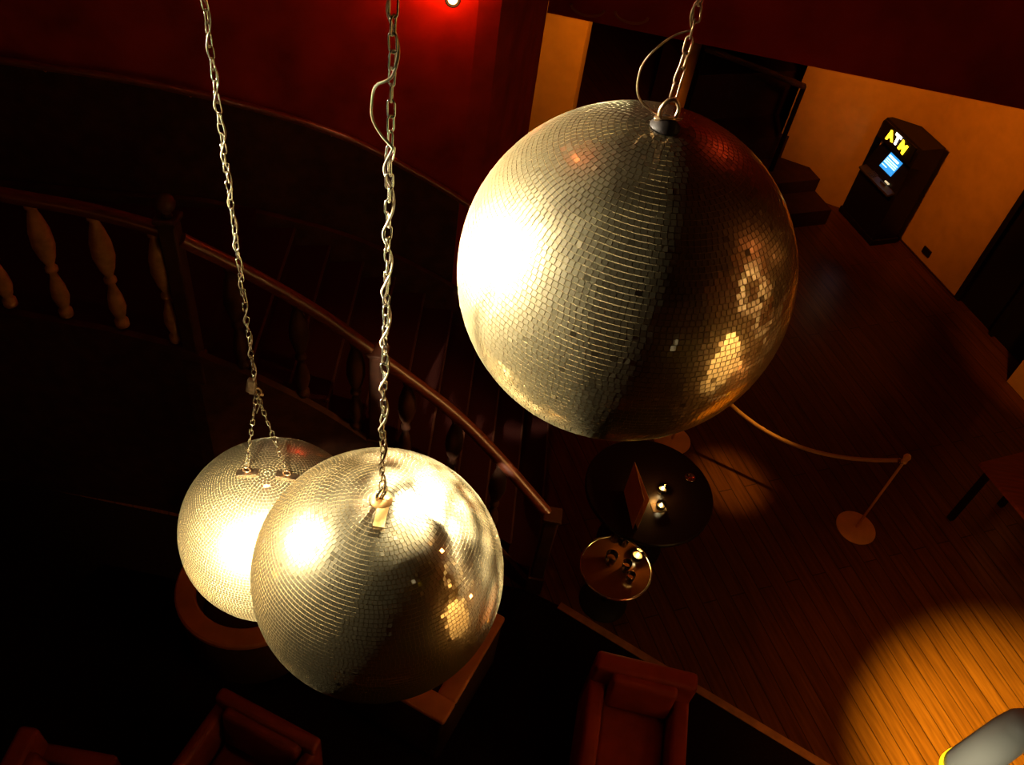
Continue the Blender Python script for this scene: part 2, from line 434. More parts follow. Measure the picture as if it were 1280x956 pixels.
pl0, pl1 = a + nv * 0, b + nv * 0
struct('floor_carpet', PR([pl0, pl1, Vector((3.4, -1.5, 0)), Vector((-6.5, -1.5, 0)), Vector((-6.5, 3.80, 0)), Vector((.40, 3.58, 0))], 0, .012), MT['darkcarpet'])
# ---- second stair, by the cash machine
q = onz(1040, 262, .22); off2 = (q - WALL0).dot(WALLN)
def onstair(px, py):
    v = ray(px, py); t = ((WALL0 + WALLN * off2) - EYE).dot(WALLN) / v.dot(WALLN); p = EYE + v * t
    return ((p - WALL0).dot(WALLDIR), p.z)
prof = [onstair(*t) for t in ((1007, 88), (990, 148), (1010, 168), (1002, 197), (1025, 225), (1020, 240), (1040, 262))]
zs = [prof[1][1], prof[3][1], prof[5][1]]; ss = [prof[0][0], prof[2][0] , prof[4][0], prof[6][0]]
back = thing('staircase', 'short dark flight of broad steps rising to the left of the cash machine', 'staircase', S(ss[3], off2))
lev = [(ss[2], ss[3], (prof[5][1] + prof[6][1]) / 2), (ss[1], ss[2], (prof[3][1] + prof[4][1]) / 2), (ss[0], ss[1], (prof[1][1] + prof[2][1]) / 2), (ss[0] - .9, ss[0], prof[0][1])]
for s0, s1, z in lev:
    pl = [S(s0, off2), S(s1, off2), S(s1, off2 + 1.5), S(s0, off2 + 1.5)]
    obj('step', PR([p - back.location for p in pl], 0, max(.1, z)), MT['seatdark'], back)
hp = [onF(880, 60, 9.2), onF(930, 78, 9.4), onF(965, 92, 9.5), onF(1005, 108, 9.7)]
hr = thing('stair_rail', 'dull wooden stair rail curving in the dark beside the pale jamb', 'handrail', hp[0])
obj('rail', TB([p - hp[0] for p in spline(hp, 5)], .035, 8), MT['darkwood'], hr, True)
for i in (0, 3):
    obj('post', TB([hp[i] - hp[0], Vector((hp[i].x, hp[i].y, .0)) - hp[0]], .03, 8), MT['shade_black'], hr)  # posts blackened in place of the shade beside the jamb

# ================================================================== CASH MACHINE
ZT = 1.32
A = onz(1106, 147, ZT)                                       # its front top corner on the far side
mx_, my_ = WALLDIR, WALLN
W_, D_ = .68, .36
org = Vector((A.x, A.y, 0)) + WALLDIR * (W_ / 2)
am = thing('cash_machine', 'black freestanding cash machine with lit yellow sign and blue screen, against the orange wall', 'cash machine', org, math.atan2(WALLDIR.y, WALLDIR.x))
# local x along the wall towards the camera side, local -y into the room
def LXY(v): return v
side_prof = [(0, 0), (0, .70), (.03, .76), (.16, 1.04), (0.0, 1.09), (0, ZT - .04), (.04, ZT), (D_, ZT), (D_, 0)]   # y back, z
bm = bmesh.new()
L_ = [bm.verts.new((-W_ / 2, y, z)) for y, z in side_prof]; R_ = [bm.verts.new((W_ / 2, y, z)) for y, z in side_prof]
bm.faces.new(L_); bm.faces.new(R_)
for k in range(len(L_)): bm.faces.new((L_[k], L_[(k + 1) % len(L_)], R_[(k + 1) % len(L_)], R_[k]))
bmesh.ops.triangulate(bm, faces=[f for f in bm.faces if len(f.verts) > 4])
obj('cabinet', bm, MT['atm'], am)
obj('base_plinth', BX((0, D_ / 2 , .04), (W_ + .04, D_ + .03, .08), bev=.01), MT['atm'], am)
obj('control_shelf', BX((0, -.03, .70), (W_ - .08, .10, .03), RX(.25), bev=.008), MT['atmgrey'], am)
TS = RX(-math.atan2(.13, .28)) ; SC = Vector((-.02, .088, .895))
scn = obj('screen', BX(SC, (.225, .012, .19), TS), MT['screen'], am)
lines = bmesh.new()
for z, w, h in ((.062, .18, .024), (.026, .205, .012), (.003, .205, .012), (-.020, .205, .012), (-.056, .09, .009)):
    q = SC + TS @ Vector(((w - .205) / 2, -.0075, z)); box(lines, q, (w, .004, h), TS)
obj('screen_text', lines, MT['screenw'], scn)
obj('receipt_slot', BX((.13, .0, .755), (.07, .02, .012)), MT['led'], am)
kp = bmesh.new()
for i in range(4):
    for j in range(3): box(kp, (-.13 + j * .035, -.06 + i * .022, .712 + i * .0056), (.026, .016, .012), RX(.25))
obj('keypad', kp, MT['atmgrey'], am)
obj('card_slot', BX((.10, -.02, .73), (.09, .014, .02)), MT['atmgrey'], am)
sg = obj('sign_panel', BX((0, -.012, 1.222), (.60, .024, .20), bev=.008), MT['atm'], am)
def text(s, size, m, loc, parent, name, shear=0):
    cu = bpy.data.curves.new(name, 'FONT'); cu.body = s; cu.size = size; cu.extrude = .004; cu.align_x = 'CENTER'; cu.align_y = 'CENTER'
    cu.offset = .008
    o = bpy.data.objects.new(name, cu); COL.objects.link(o)
    dg = bpy.context.evaluated_depsgraph_get(); me = bpy.data.meshes.new_from_object(o.evaluated_get(dg))
    bpy.data.objects.remove(o); bpy.data.curves.remove(cu)
    me.materials.clear(); me.materials.append(m)
    q = bpy.data.objects.new(name, me); COL.objects.link(q); q.location = loc; q.rotation_euler = (PI / 2, 0, 0); q.parent = parent
    return q
for ch, xx, zz, ry in (('A', -.115, 1.222, -.2), ('T', 0, 1.240, 0), ('M', .125, 1.222, .2)):
    t = text(ch, .155, MT['signw'] if ch == 'T' else MT['sign'], (xx, -.030, zz), sg, 'sign_letter')
    t.rotation_euler = (PI / 2, ry, 0)
# socket on the wall beyond the machine
p = S(.30, .0) + Vector((0, 0, .16))
sk = obj('wall_socket', BX((0, 0, 0), (.13, .02, .09), bev=.006), MT['black']); sk.location = p + WALLN * .011; sk.rotation_euler = (0, 0, WANG)
tag(sk, 'small dark socket box low on the orange wall, right of the cash machine', 'socket')

# ================================================================== MIRROR BALLS
RB = .373
def ball_meshes():
    pitch = .0124; gap = .0016
    rows = int(round(PI * RB / pitch)); bm = bmesh.new()
    for i in range(rows):
        th = (i + .5) * PI / rows
        if th < .015 or th > PI - .015: continue
        circ = 2 * PI * RB * math.sin(th); n = max(6, int(circ / pitch)); ph0 = random.random() * 2 * PI
        w = (circ / n - gap) / 2; hh = (PI * RB / rows - gap) / 2
        for k in range(n):
            ph = ph0 + 2 * PI * k / n
            N = Vector((math.sin(th) * math.cos(ph), math.sin(th) * math.sin(ph), math.cos(th)))
            U = Vector((-math.sin(ph), math.cos(ph), 0)); V = N.cross(U)
            C = N * (RB - .0005)
            tu, tv = random.gauss(0, .011), random.gauss(0, .011)
            if random.random() < .05: tu, tv = random.gauss(0, .06), random.gauss(0, .06)
            top = []; bot = []
            for sx, sy in ((-1, -1), (1, -1), (1, 1), (-1, 1)):
                q = C + U * (sx * w) + V * (sy * hh)
                bot.append(bm.verts.new(q - N * .003)); top.append(bm.verts.new(q + N * (sx * w * tu + sy * hh * tv)))
            bm.faces.new(top)
            for j in range(4): bm.faces.new((bot[j], bot[(j + 1) % 4], top[(j + 1) % 4], top[j]))
    me = bpy.data.meshes.new('mirror_tiles'); bm.to_mesh(me); bm.free(); me.materials.append(MT['tile'])
    return me
TILES = ball_meshes()
bm = bmesh.new(); bmesh.ops.create_uvsphere(bm, u_segments=96, v_segments=64, radius=RB - .0018)
COREME = bpy.data.meshes.new('grout_sphere'); bm.to_mesh(COREME); bm.free(); COREME.materials.append(MT['grout'])
for p in COREME.polygons: p.use_smooth = True
def mirror_ball(px, py, rpx, label, rz):
    d = RB / (rpx / FPX)
    c = depth(px, py, d * .985)
    t = thing('mirror_ball', label, 'mirror ball', c - Vector((0, 0, RB)), rz, 'mirror balls hanging on chains')
    for nm, me in (('grout_sphere', COREME), ('mirror_tiles', TILES)):
        o = bpy.data.objects.new(nm, me); COL.objects.link(o); o.parent = t; o.location = (0, 0, RB)
    return t, c
ROTC = .12
ball_a, ca = mirror_ball(779.5, 343, 205, 'large mirror ball nearest the camera at upper right, glaring white on its left side', .3)
ball_b, cb = mirror_ball(474.5, 714.5, 153, 'medium-looking mirror ball hanging in front of another one at lower left', 1.1)
ball_c, cc = mirror_ball(343, 660, 112, 'smallest-looking mirror ball, partly hidden behind the one in front of it', ROTC)
TOP = 2 * RB
def ring_pts(r, n=20, a0=0, a1=2 * PI): return [(r * math.cos(a0 + (a1 - a0) * k / n), 0, r * math.sin(a0 + (a1 - a0) * k / n)) for k in range(n if a1 - a0 > 6.28 else n + 1)]
# big ball: dark cap with a shackle
obj('top_cap', LT([(0, 0), (.030, -.002), (.030, .004), (.022, .012), (.016, .018), (0, .020)], 28, (0, 0, TOP - .001)), MT['black'], ball_a, True)
obj('shackle', TB([Vector((x * .8, 0, z + TOP + .034)) for x, y, z in ring_pts(.023, 22, -.9, PI + .9)], .0045, 8), MT['rust'], ball_a, True)
obj('shackle_pin', TB([(-.026, 0, TOP + .018), (.026, 0, TOP + .018)], .005, 8), MT['rust'], ball_a, True)
# middle ball: flat plate, eye bolt
obj('top_cap', LT([(0, 0), (.030, -.001), (.030, .003), (.010, .006), (0, .007)], 24, (0, 0, TOP - .001)), MT['brass'], ball_b, True)
obj('eye_bolt', TB([Vector((x, 0, z + TOP + .030)) for x, y, z in ring_pts(.020, 22)], .005, 8, True), MT['steel'], ball_b, True)
obj('cap_strap', BX((-.035, -.03, TOP + .001), (.085, .03, .003), RZ(.5) @ RY(.03)), MT['brass'], ball_b)
# small ball: two eye plates
eyes = []
for sx in (-1, 1):
    ex = sx * .075
    obj('eye_plate', BX((ex, 0, TOP - .004), (.085, .03, .006), RY(sx * .2), bev=.002), MT['rust'], ball_c)
    obj('eye_bolt', TB([Vector((ex + x, 0, z + TOP + .014)) for x, y, z in ring_pts(.014, 18)], .004, 8, True), MT['rust'], ball_c, True)
    eyes.append(Matrix.Rotation(ROTC, 4, 'Z') @ Vector((ex, 0, TOP + .024)) + ball_c.location)

# ---- chains
LA, LR, LW = .0100, .0068, .0021
LP = 2 * (LA + LR) - 2 * LW
bm = bmesh.new(); pth = []
for k in range(9): a = -PI / 2 + PI * k / 8; pth.append((LR * math.sin(a) , 0, LA + LR * math.cos(a)))
for k in range(9): a = PI / 2 + PI * k / 8; pth.append((LR * math.sin(a), 0, -LA + LR * math.cos(a)))
tube(bm, pth, LW, 7, True, up=Vector((0, 1, 0)))
LINK = bpy.data.meshes.new('link'); bmesh.ops.recalc_face_normals(bm, faces=bm.faces); bm.to_mesh(LINK); bm.free(); LINK.materials.append(MT['steel'])
for p in LINK.polygons: p.use_smooth = True
LINKR = LINK.copy(); LINKR.materials.clear(); LINKR.materials.append(MT['rust'])
def link_mats(p0, p1):
    v = p1 - p0; n = max(1, int(round(v.length / LP))); q = v.to_track_quat('Z', 'X').to_matrix().to_4x4(); out = []
    for k in range(n):
        c = p0 + v * ((k + .5) / n)
        out.append(Matrix.Translation(c) @ q @ RZ((PI / 2) * (k % 2) + PI / 4 + random.gauss(0, .3) + k * .09) @ RY(random.gauss(0, .07)))
    return out
def hang_chain(label, p0, ztop_seen, strands=(), mesh=LINK):
    t = thing('chain', label, 'chain', p0, 0, 'chains holding the mirror balls'); inv = Matrix.Translation(-p0)
    ms = []
    for a, b in strands: ms += link_mats(a, b)
    low = Vector((p0.x, p0.y, ztop_seen)); ms += link_mats(p0, low)
    for m in ms[:98]:
        o = bpy.data.objects.new('link', mesh); COL.objects.link(o); o.parent = t; o.matrix_local = inv @ m
    bm = bmesh.new()                                         # the run above the view, up to the ceiling
    for m in ms[98:] + link_mats(low, Vector((p0.x, p0.y, CEIL - .03))):
        tm = mesh.copy(); tm.transform(inv @ m); bm.from_mesh(tm); bpy.data.meshes.remove(tm)
    o = obj('upper_links', bm, MT['steel'], t, True); o['kind'] = 'stuff'
    obj('ceiling_plate', BX((0, 0, CEIL - .012 - p0.z), (.08, .08, .024), bev=.004), MT['rust'], t)
    return t
pa = ca + Vector((0, 0, RB + .062)); pb = cb + Vector((0, 0, RB + .055)); pc = Vector((cc.x, cc.y, onF(326, 492, cc.y).z))
hang_chain('steel chain hanging from the top edge to the large mirror ball at upper right', pa, 5.62, mesh=LINKR)
hang_chain('bright steel chain, wound with cable, above the mirror ball in the lower middle', pb, 5.60)
hang_chain('leftmost steel chain, splitting into two strands over the smallest mirror ball', pc, 5.35, [(eyes[0], pc), (eyes[1], pc)])
# joining shackle on the left chain
sj = thing('shackle', 'small dull shackle where the leftmost chain splits in two', 'shackle', pc)
obj('bow', TB([Vector((x, 0, z + .01)) for x, y, z in ring_pts(.017, 18)], .004, 8, True), MT['rust'], sj, True)
obj('pin', TB([(-.024, 0, -.005), (.024, 0, -.005)], .005, 8), MT['rust'], sj, True)
obj('spare_links', BX((-.012, -.006, .04), (.03, .02, .065), RY(.2), bev=.006), MT['rust'], sj)
# ---- cables twisted round the chains
def cable(label, c0, z0, z1, bulges, rad=.0026, amp=.010, m='cable'):
    pts = []; n = int((z1 - z0) / .008)
    for k in range(n + 1):
        z = z0 + (z1 - z0) * k / n; a = z * 42
        off = ax * (amp * math.cos(a)) + Vector((0, 1, 0)) * (amp * math.sin(a))
        for zb, w, s in bulges:
            u = (z - zb) / w
            if abs(u) < 1: off = off * (1 - (1 - u * u)) + ax * s * math.sqrt(max(0, 1 - u * u))
        pts.append(Vector((off.x, off.y, z - z0)))
    o = obj('cable', TB(pts, rad, 6), MT[m], None, True, loc=Vector((c0.x, c0.y, z0)))
    return tag(o, label, 'cable', 'cables twisted round the chains')
zl = onF(490, 140, cb.y).z
cable('cable wound round the chain of the lower middle ball, with a narrow loop', cb, cb.z + RB + .03, 6.6, [(zl, .062, -.034)])
cable('thin cable running down beside the leftmost chain', cc, cc.z + RB + .36, 6.6, [], .002, .009)
zl = onF(815, 110, ca.y).z
cable('cable on the large ball chain, looping out to the left above the ball', ca, ca.z + RB + .012, 6.6, [(ca.z + RB + .10, .085, -.075)], .0022, m='rust')

# ================================================================== TABLES AND WHAT STANDS ON THEM
tc = onz(812, 612, .75)
rt = thing('round_table', 'round black table on the dance floor, below the large mirror ball', 'table', (tc.x, tc.y, 0))
TR = .50
obj('tabletop', LT([(0, .715), (TR - .02, .715), (TR, .722), (TR, .742), (TR - .008, .75), (0, .75)], 64), MT['tabletop'], rt)
obj('pedestal', LT([(0, .0), (.03, 0), (.03, .70), (.09, .715), (0, .715)], 20), MT['black'], rt, True)
obj('base', LT([(0, 0), (.27, 0), (.27, .012), (.05, .035), (0, .035)], 40), MT['black'], rt, True)
ZTB = .75
# folded menu card
mc = bmesh.new()
c0_, c1_ = onz(780, 614, ZTB), onz(791, 661, ZTB); o0 = c0_.copy()
c2_ = c1_ + Vector((.035, .01, 0)); hh = Vector((0, 0, .37))
for p_, q_ in ((c0_, c1_), (c0_, c2_)):
    th = Vector((-(q_ - p_).y, (q_ - p_).x, 0)).normalized() * .0015
    v = [p_ - o0, q_ - o0, q_ - o0 + hh, p_ - o0 + hh]
    fa = [mc.verts.new(q + th) for q in v]; fb = [mc.verts.new(q - th) for q in v]
    mc.faces.new(fa); mc.faces.new(fb)
    for k in range(4): mc.faces.new((fa[k], fa[(k + 1) % 4], fb[(k + 1) % 4], fb[k]))
o = obj('menu_card', mc, MT['card'], None, loc=o0); tag(o, 'tall folded brown card standing upright on the round black table', 'menu card')
def tumbler(loc, label, r=.036, h=.10, group=None, name='drinking_glass'):
    o = obj(name, LT([(0, .0), (r * .85, 0), (r, h), (r - .003, h), (r * .85 - .003, .008), (0, .008)], 24), MT['glass'], None, True, loc=loc)
    return tag(o, label, 'glass', group)
def candle(px, py, z, label, r=.034):
    q = onz(px, py, z + .03); t = thing('candle_holder', label, 'candle', (q.x, q.y, z), 0, 'lit candles on the tables')
    obj('glass_cup', LT([(0, 0), (r, 0), (r + .004, .055), (r + .001, .055), (r - .003, .005), (0, .005)], 24), MT['glass'], t, True)
    obj('wax', LT([(0, .006), (r - .006, .006), (r - .006, .024), (0, .022)], 20), MT['wax'], t, True)
    obj('flame', LT([(0, .024), (.007, .032), (.009, .040), (.005, .052), (0, .060)], 10), MT['flame'], t, True)
    return q
candle(828, 611, ZTB, 'upper of two lit candle glasses on the round black table')
candle(826, 632, ZTB, 'lower of two lit candle glasses on the black table, in a square dish')
p = onz(823, 634, ZTB)
ds = obj('candle_dish', BX((0, 0, .004), (.11, .085, .008), RZ(.35), bev=.003), MT['silver'], None, loc=(p.x, p.y, ZTB)); 
tag(ds, 'small square metal dish under a candle on the round black table', 'dish')
p = onz(862, 598, ZTB)
o = obj('ashtray', LT([(0, 0), (.036, 0), (.042, .018), (.036, .020), (.030, .008), (0, .007)], 28), MT['chrome'], None, True, loc=(p.x, p.y, ZTB)); tag(o, 'small round ashtray with bright rim at the right of the black table', 'ashtray')
# low round glass table tucked next to it
gc = onz(770, 709, .5)
gt = thing('side_table', 'small round amber glass table with shiny rim, below the round black table', 'table', (gc.x, gc.y, 0))
GR = .268
obj('glass_top', LT([(0, .485), (GR - .008, .485), (GR - .008, .499), (0, .499)], 56), MT['amber'], gt)
obj('rim', LT([(GR - .008, .480), (GR + .006, .482), (GR + .008, .492), (GR + .006, .503), (GR - .008, .504), (GR - .008, .480)], 56), MT['chrome'], gt, True)
obj('stem', LT([(0, 0), (.025, 0), (.025, .485), (0, .485)], 16), MT['black'], gt, True)
obj('foot', LT([(0, 0), (.19, 0), (.19, .012), (.03, .03), (0, .03)], 32), MT['black'], gt, True)
for (px, py, r, h, lab) in ((768, 674, .042, .16, 'tallest empty glass on the amber side table, nearest the black table'),
                            (762, 702, .046, .10, 'wide dark tumbler in the middle of the amber side table'),
                            (781, 712, .036, .10, 'clear tumbler right of middle on the amber side table'),
                            (786, 726, .034, .09, 'lowest glass on the amber side table, near its front'),
                            (780, 681, .030, .13, 'slim glass with bright edge beside the lit candle on the amber table')):
    q = onz(px, py, .5); tumbler((q.x, q.y, .5), lab, r, h, 'glasses on the amber side table')
cq = candle(797, 694, .5, 'lit candle glass on the amber side table', .042)

# ---- rope barrier
def stanchion(base, label):
    t = thing('rope_stanchion', label, 'stanchion', base, 0, 'rope barrier posts')
    obj('base_plate', LT([(0, 0), (.172, 0), (.175, .006), (.168, .014), (.03, .022), (0, .022)], 48), MT['brass'], t, True)
    obj('post', LT([(0, .02), (.011, .02), (.011, .95), (0, .95)], 16), MT['brass'], t, True)
    obj('finial', LT([(0, .94), (.024, .945), (.024, .965), (.014, .972), (.026, .99), (.030, 1.01), (.022, 1.03), (0, 1.038)], 20), MT['brass'], t, True)
    obj('hook_ring', TB([(.026 * math.cos(a) - .03, .026 * math.sin(a), .955) for a in [2 * PI * k / 14 for k in range(14)]], .004, 6, True), MT['chrome'], t, True)
    return t
s1 = onz(1070, 659, .01); s1.z = 0; s2 = onz(840, 549, .01); s2.z = 0
stanchion(s1, 'brass rope post standing alone on the open floor at right')
stanchion(s2, 'brass rope post mostly hidden behind the large mirror ball and black table')
a = s1 + Vector((-.055, 0, .955)); b = s2 + Vector((.0, 0, .955))
rp = []
for k in range(25):
    u = k / 24; rp.append(a.lerp(b, u) - Vector((0, 0, .34 * 4 * u * (1 - u))))
ro = obj('barrier_rope', TB([p - a for p in rp], .017, 10), MT['rope'], None, True, loc=a); tag(ro, 'sagging tan rope strung between the two brass posts', 'rope')

# ---- red-brown table by the right edge
c0, c1, c2 = onz(1225, 578, .75), onz(1300, 545, .75), onz(1290, 655, .75)
u1 = (c2 - c0).normalized(); u2 = Vector((-u1.y, u1.x, 0))
if u2.dot(c1 - c0) < 0: u2 = -u2
sq = thing('table', 'red-brown rectangular table cut off by the right edge of the photo', 'table', (c0.x, c0.y, 0))
L1, L2 = 1.3, .75
bm = bmesh.new(); prism(bm, [Vector((0, 0, 0)), u1 * L1, u1 * L1 + u2 * L2, u2 * L2], .715, .75)
obj('tabletop', bm, MT['redtable'], sq)
for a_, b_ in ((.08, .08), (L1 - .08, .08), (.08, L2 - .08), (L1 - .08, L2 - .08)):
    q = u1 * a_ + u2 * b_; obj('leg', BX((q.x, q.y, .3575), (.05, .05, .715), RZ(math.atan2(u1.y, u1.x))), MT['black'], sq)

# ================================================================== ARMCHAIRS (local -y is the front)
def armchair(label, loc, rz, w, d, seat_z, arm_z, back_z, m_shell, m_seat, aw=.11, bt=.13, lean=.0, group='armchairs around the floor', cap=None):
    t = thing('armchair', label, 'armchair', loc, rz, group)
    smart(obj('seat_base', BX((0, 0, .06 + (seat_z - .18) / 2), (w - .02, d - .02, seat_z - .18), bev=.02), m_shell, t))
    smart(obj('seat_cushion', BX((0, -.03, seat_z - .06), (w - 2 * aw - .01, d - bt - .01, .14), bev=.04, seg=4), m_seat, t))
    for sx in (-1, 1):
        smart(obj('armrest', BX((sx * (w - aw) / 2, -bt * .0, (arm_z + .08) / 2), (aw, d, arm_z - .08), bev=.03, seg=3), m_shell, t))
    smart(obj('backrest', BX((0, (d - bt) / 2, (back_z + .1) / 2), (w - .0, bt, back_z - .1), RX(-lean), bev=.03, seg=3), m_shell, t))
    if cap:
        for sx in (-1, 1): smart(obj('lit_arm_top', BX((sx * (w - aw) / 2, -bt / 2, arm_z + .015), (aw + .015, d - bt, .05), bev=.02, seg=3), cap, t))
        smart(obj('lit_back_top', BX((0, (d - bt) / 2, back_z + .015), (w + .015, bt + .015, .05), bev=.02, seg=3), cap, t))
    smart(obj('back_cushion', BX((0, (d - bt) / 2 - bt * .5 - .03, (seat_z + back_z) / 2 + .01), (w - 2 * aw - .02, .10, back_z - seat_z - .06), RX(-.12), bev=.035, seg=3), m_seat, t))
    for sx in (-1, 1):
        for sy in (-1, 1): obj('leg', BX((sx * (w / 2 - .06), sy * (d / 2 - .06), .03), (.05, .05, .06)), MT['black'], t)
    return t
def tub(label, loc, rz, r, seat_z, arm_z, back_z, m_shell, m_seat, th=.07, group='armchairs around the floor', cap=None):
    t = thing('tub_chair', label, 'armchair', loc, rz, group)
    bm = bmesh.new(); prev = None; N = 36
    for k in range(N + 1):
        a = math.radians(-38) + math.radians(256) * k / N; s = max(0, math.sin(a)); z = arm_z + (back_z - arm_z) * (s ** 1.5)
        cs = Vector((math.cos(a), math.sin(a), 0)); ring = []
        fl_ = 1 + .08 * s
        for rr, zz in ((r - th, .12), (r - th, z - .025), (r - th + .02, z), (r - .02, z), (r, z - .025), (r, .12)):
            f_ = fl_ if zz > .3 else 1
            ring.append(bm.verts.new(Vector((cs.x * rr * f_, cs.y * rr * f_, zz))))
        if prev:
            for i in range(6): bm.faces.new((prev[i], prev[(i + 1) % 6], ring[(i + 1) % 6], ring[i]))
        else: bm.faces.new(ring)
        prev = ring
    bm.faces.new(prev)
    smart(obj('backrest', bm, m_shell, t), 60)
    if cap:
        pts = []
        for k in range(N + 1):
            a = math.radians(-38) + math.radians(256) * k / N; q_ = max(0, math.sin(a)); f_ = 1 + .08 * q_
            pts.append(Vector((math.cos(a) * (r - th / 2) * f_, math.sin(a) * (r - th / 2) * f_, arm_z + (back_z - arm_z) * (q_ ** 1.5) + .005)))
        w2 = th / 2 + .006
        smart(obj('lit_rim_top', TB(pts, .05, prof=[(-w2, -.02), (w2, -.02), (w2, .012), (w2 - .012, .024), (-w2 + .012, .024), (-w2, .012)]), cap, t))
    rr = r - th - .004
    obj('seat_cushion', LT([(0, .12), (rr, .12), (rr, seat_z - .04), (rr - .03, seat_z - .005), (rr * .5, seat_z + .01), (0, seat_z + .012)], 36), m_seat, t, True)
    for k in range(4):
        a = PI / 4 + k * PI / 2; q = Vector((math.cos(a), math.sin(a), 0)) * (r - .08)
        obj('leg', BX((q.x, q.y, .06), (.045, .045, .12)), MT['black'], t)
    return t
# red armchair at the bottom, facing the camera
bl, brr = onz(752, 822, .80), onz(868, 850, .80)
u = (brr - bl); rz = math.atan2(u.y, u.x); mid = (bl + brr) / 2; W1 = u.length + .06; D1 = .78
fwd = Vector((math.sin(rz), -math.cos(rz), 0))
c = mid + fwd * (D1 / 2 - .06); armchair('red leather armchair at the bottom, in front of the pale floor strip', (c.x, c.y, 0), rz, W1, D1, .42, .60, .80, MT['leather'], MT['leather'])
# tan square armchair behind the lower middle ball
p0, p1, p2 = onz(554, 904, .72), onz(631, 772, .72), onz(487, 874, .72)
u = (p0 - p1); u.z = 0; L = u.length; ud = u.normalized()                       # along the right-hand arm, towards the viewer
v = Vector((p2.x - p0.x, p2.y - p0.y, 0)); vd = Vector((ud.y, -ud.x, 0)); vd = vd if vd.dot(v) > 0 else -vd
W2, D2 = .82, max(.8, L)
c = Vector((p0.x, p0.y, 0)) + vd * (W2 / 2) - ud * (D2 / 2)
rz = math.atan2(ud.y, ud.x) - PI / 2                                            # back of the chair towards the viewer
armchair('tan square armchair half hidden under the lower middle mirror ball', (c.x, c.y, 0), rz, W2, D2, .40, .70, .70, MT['seatdark'], MT['seatdark'], .12, .14, cap=MT['tan'])  # dark shell and tan tops put unlit sides and lit rim into colour
# brown tub chair behind the smallest ball
p0, p1 = onz(238, 785, .70), onz(320, 800, .70)
tub('brown rounded armchair showing its rim below the smallest mirror ball', (p0.x + .25, p0.y + .40, 0), PI + .05, .46, .40, .68, .72, MT['seatdark'], MT['seatdark'], .12, cap=MT['tan'])  # lit rim coloured tan, unlit shell coloured dark brown
# chair with a curved back at the bottom
p0, p1 = onz(277, 870, .84), onz(389, 930, .84); mid = (p0 + p1) / 2
u = p1 - p0; rz = math.atan2(u.y, u.x); fwd = Vector((math.sin(rz), -math.cos(rz), 0)); c = mid + fwd * .33
armchair('dark red armchair at the bottom, between the tan armchair and the left corner', (c.x, c.y, 0), rz, u.length + .08, .78, .44, .76, .84, MT['leather2'], MT['leather2'], .08, .09)
# chair in the bottom left corner
q = onz(24, 904, .84); DD = onz(150, 938, .62).x - q.x; WW = .74
armchair('dark red armchair cut off by the bottom left corner', (q.x + DD / 2, q.y - WW / 2, 0), PI / 2, WW, DD, .42, .62, .84, MT['leather2'], MT['leather2'], .11, .12)

# ================================================================== STAGE LAMP, NEAR, BOTTOM RIGHT
L0 = depth(1203, 961, 1.30); L1p = depth(1300, 890, 1.12)
axd = (L0 - L1p).normalized(); R = axd.to_track_quat('Z', 'Y').to_matrix().to_4x4()
sl = thing('stage_spotlight', 'silver stage spotlight with lit yellow mouth in the bottom right corner', 'lamp', L0)
obj('can', LT([(0, -.20), (.018, -.20), (.023, -.185), (.026, -.15), (.029, -.02), (.029, 0), (.027, 0), (.026, -.02), (.024, -.15), (0, -.17)], 32, rot=R), MT['silver'], sl, True)
obj('gel_ring', LT([(.023, -.004), (.0305, -.004), (.0305, .008), (.023, .008), (.023, -.004)], 32, rot=R), MT['gel'], sl, True)
obj('lens', LT([(0, -.03), (.015, -.032), (.024, -.040), (.024, -.044), (0, -.044)], 28, rot=R), MT['gel'], sl, True)
obj('arm', TB([R @ Vector((0, 0, -.12)) - ay * .05, R @ Vector((0, 0, -.12)) - ay * .09 + ax * .04, R @ Vector((0, 0, -.12)) - ay * .10 + ax * .5, Vector((0, 0, CEIL - L0.z)) + Vector(((R @ Vector((0, 0, -.12)) - ay * .10 + ax * .5).x, (R @ Vector((0, 0, -.12)) - ay * .10 + ax * .5).y, 0))], .016, 8), MT['black'], sl)

# ================================================================== LIGHTS
def light(name, typ, loc, col, power, target=None, rad=.05, spot=None, blend=.2, size=None):
    l = bpy.data.lights.new(name, typ); l.color = col; l.energy = power
    if typ in ('POINT', 'SPOT'): l.shadow_soft_size = rad
    if spot: l.spot_size = math.radians(spot); l.spot_blend = blend
    if size: l.size = size
    o = bpy.data.objects.new(name, l); COL.objects.link(o); o.location = loc
    if target is not None: o.rotation_euler = (Vector(target) - Vector(loc)).to_track_quat('-Z', 'Y').to_euler()
    return o
SRC = Vector((-3.7, 1.2, 5.5))
WHITE = (1.0, .91, .69)
def pinspot(src, c, pw, rad=.14, f=.97):
    ang = 2 * math.degrees(math.asin(RB / (c - src).length)); return light('pinspot', 'SPOT', src, WHITE, pw, c, rad, ang * f, .12)
pinspot(Vector((-3.6, 1.9, 4.3)), ca, 26000, .36, .88); pinspot(SRC, ca, 6000, .3, .88)
pinspot(SRC + Vector((0, 0, .12)), cb, 3500)
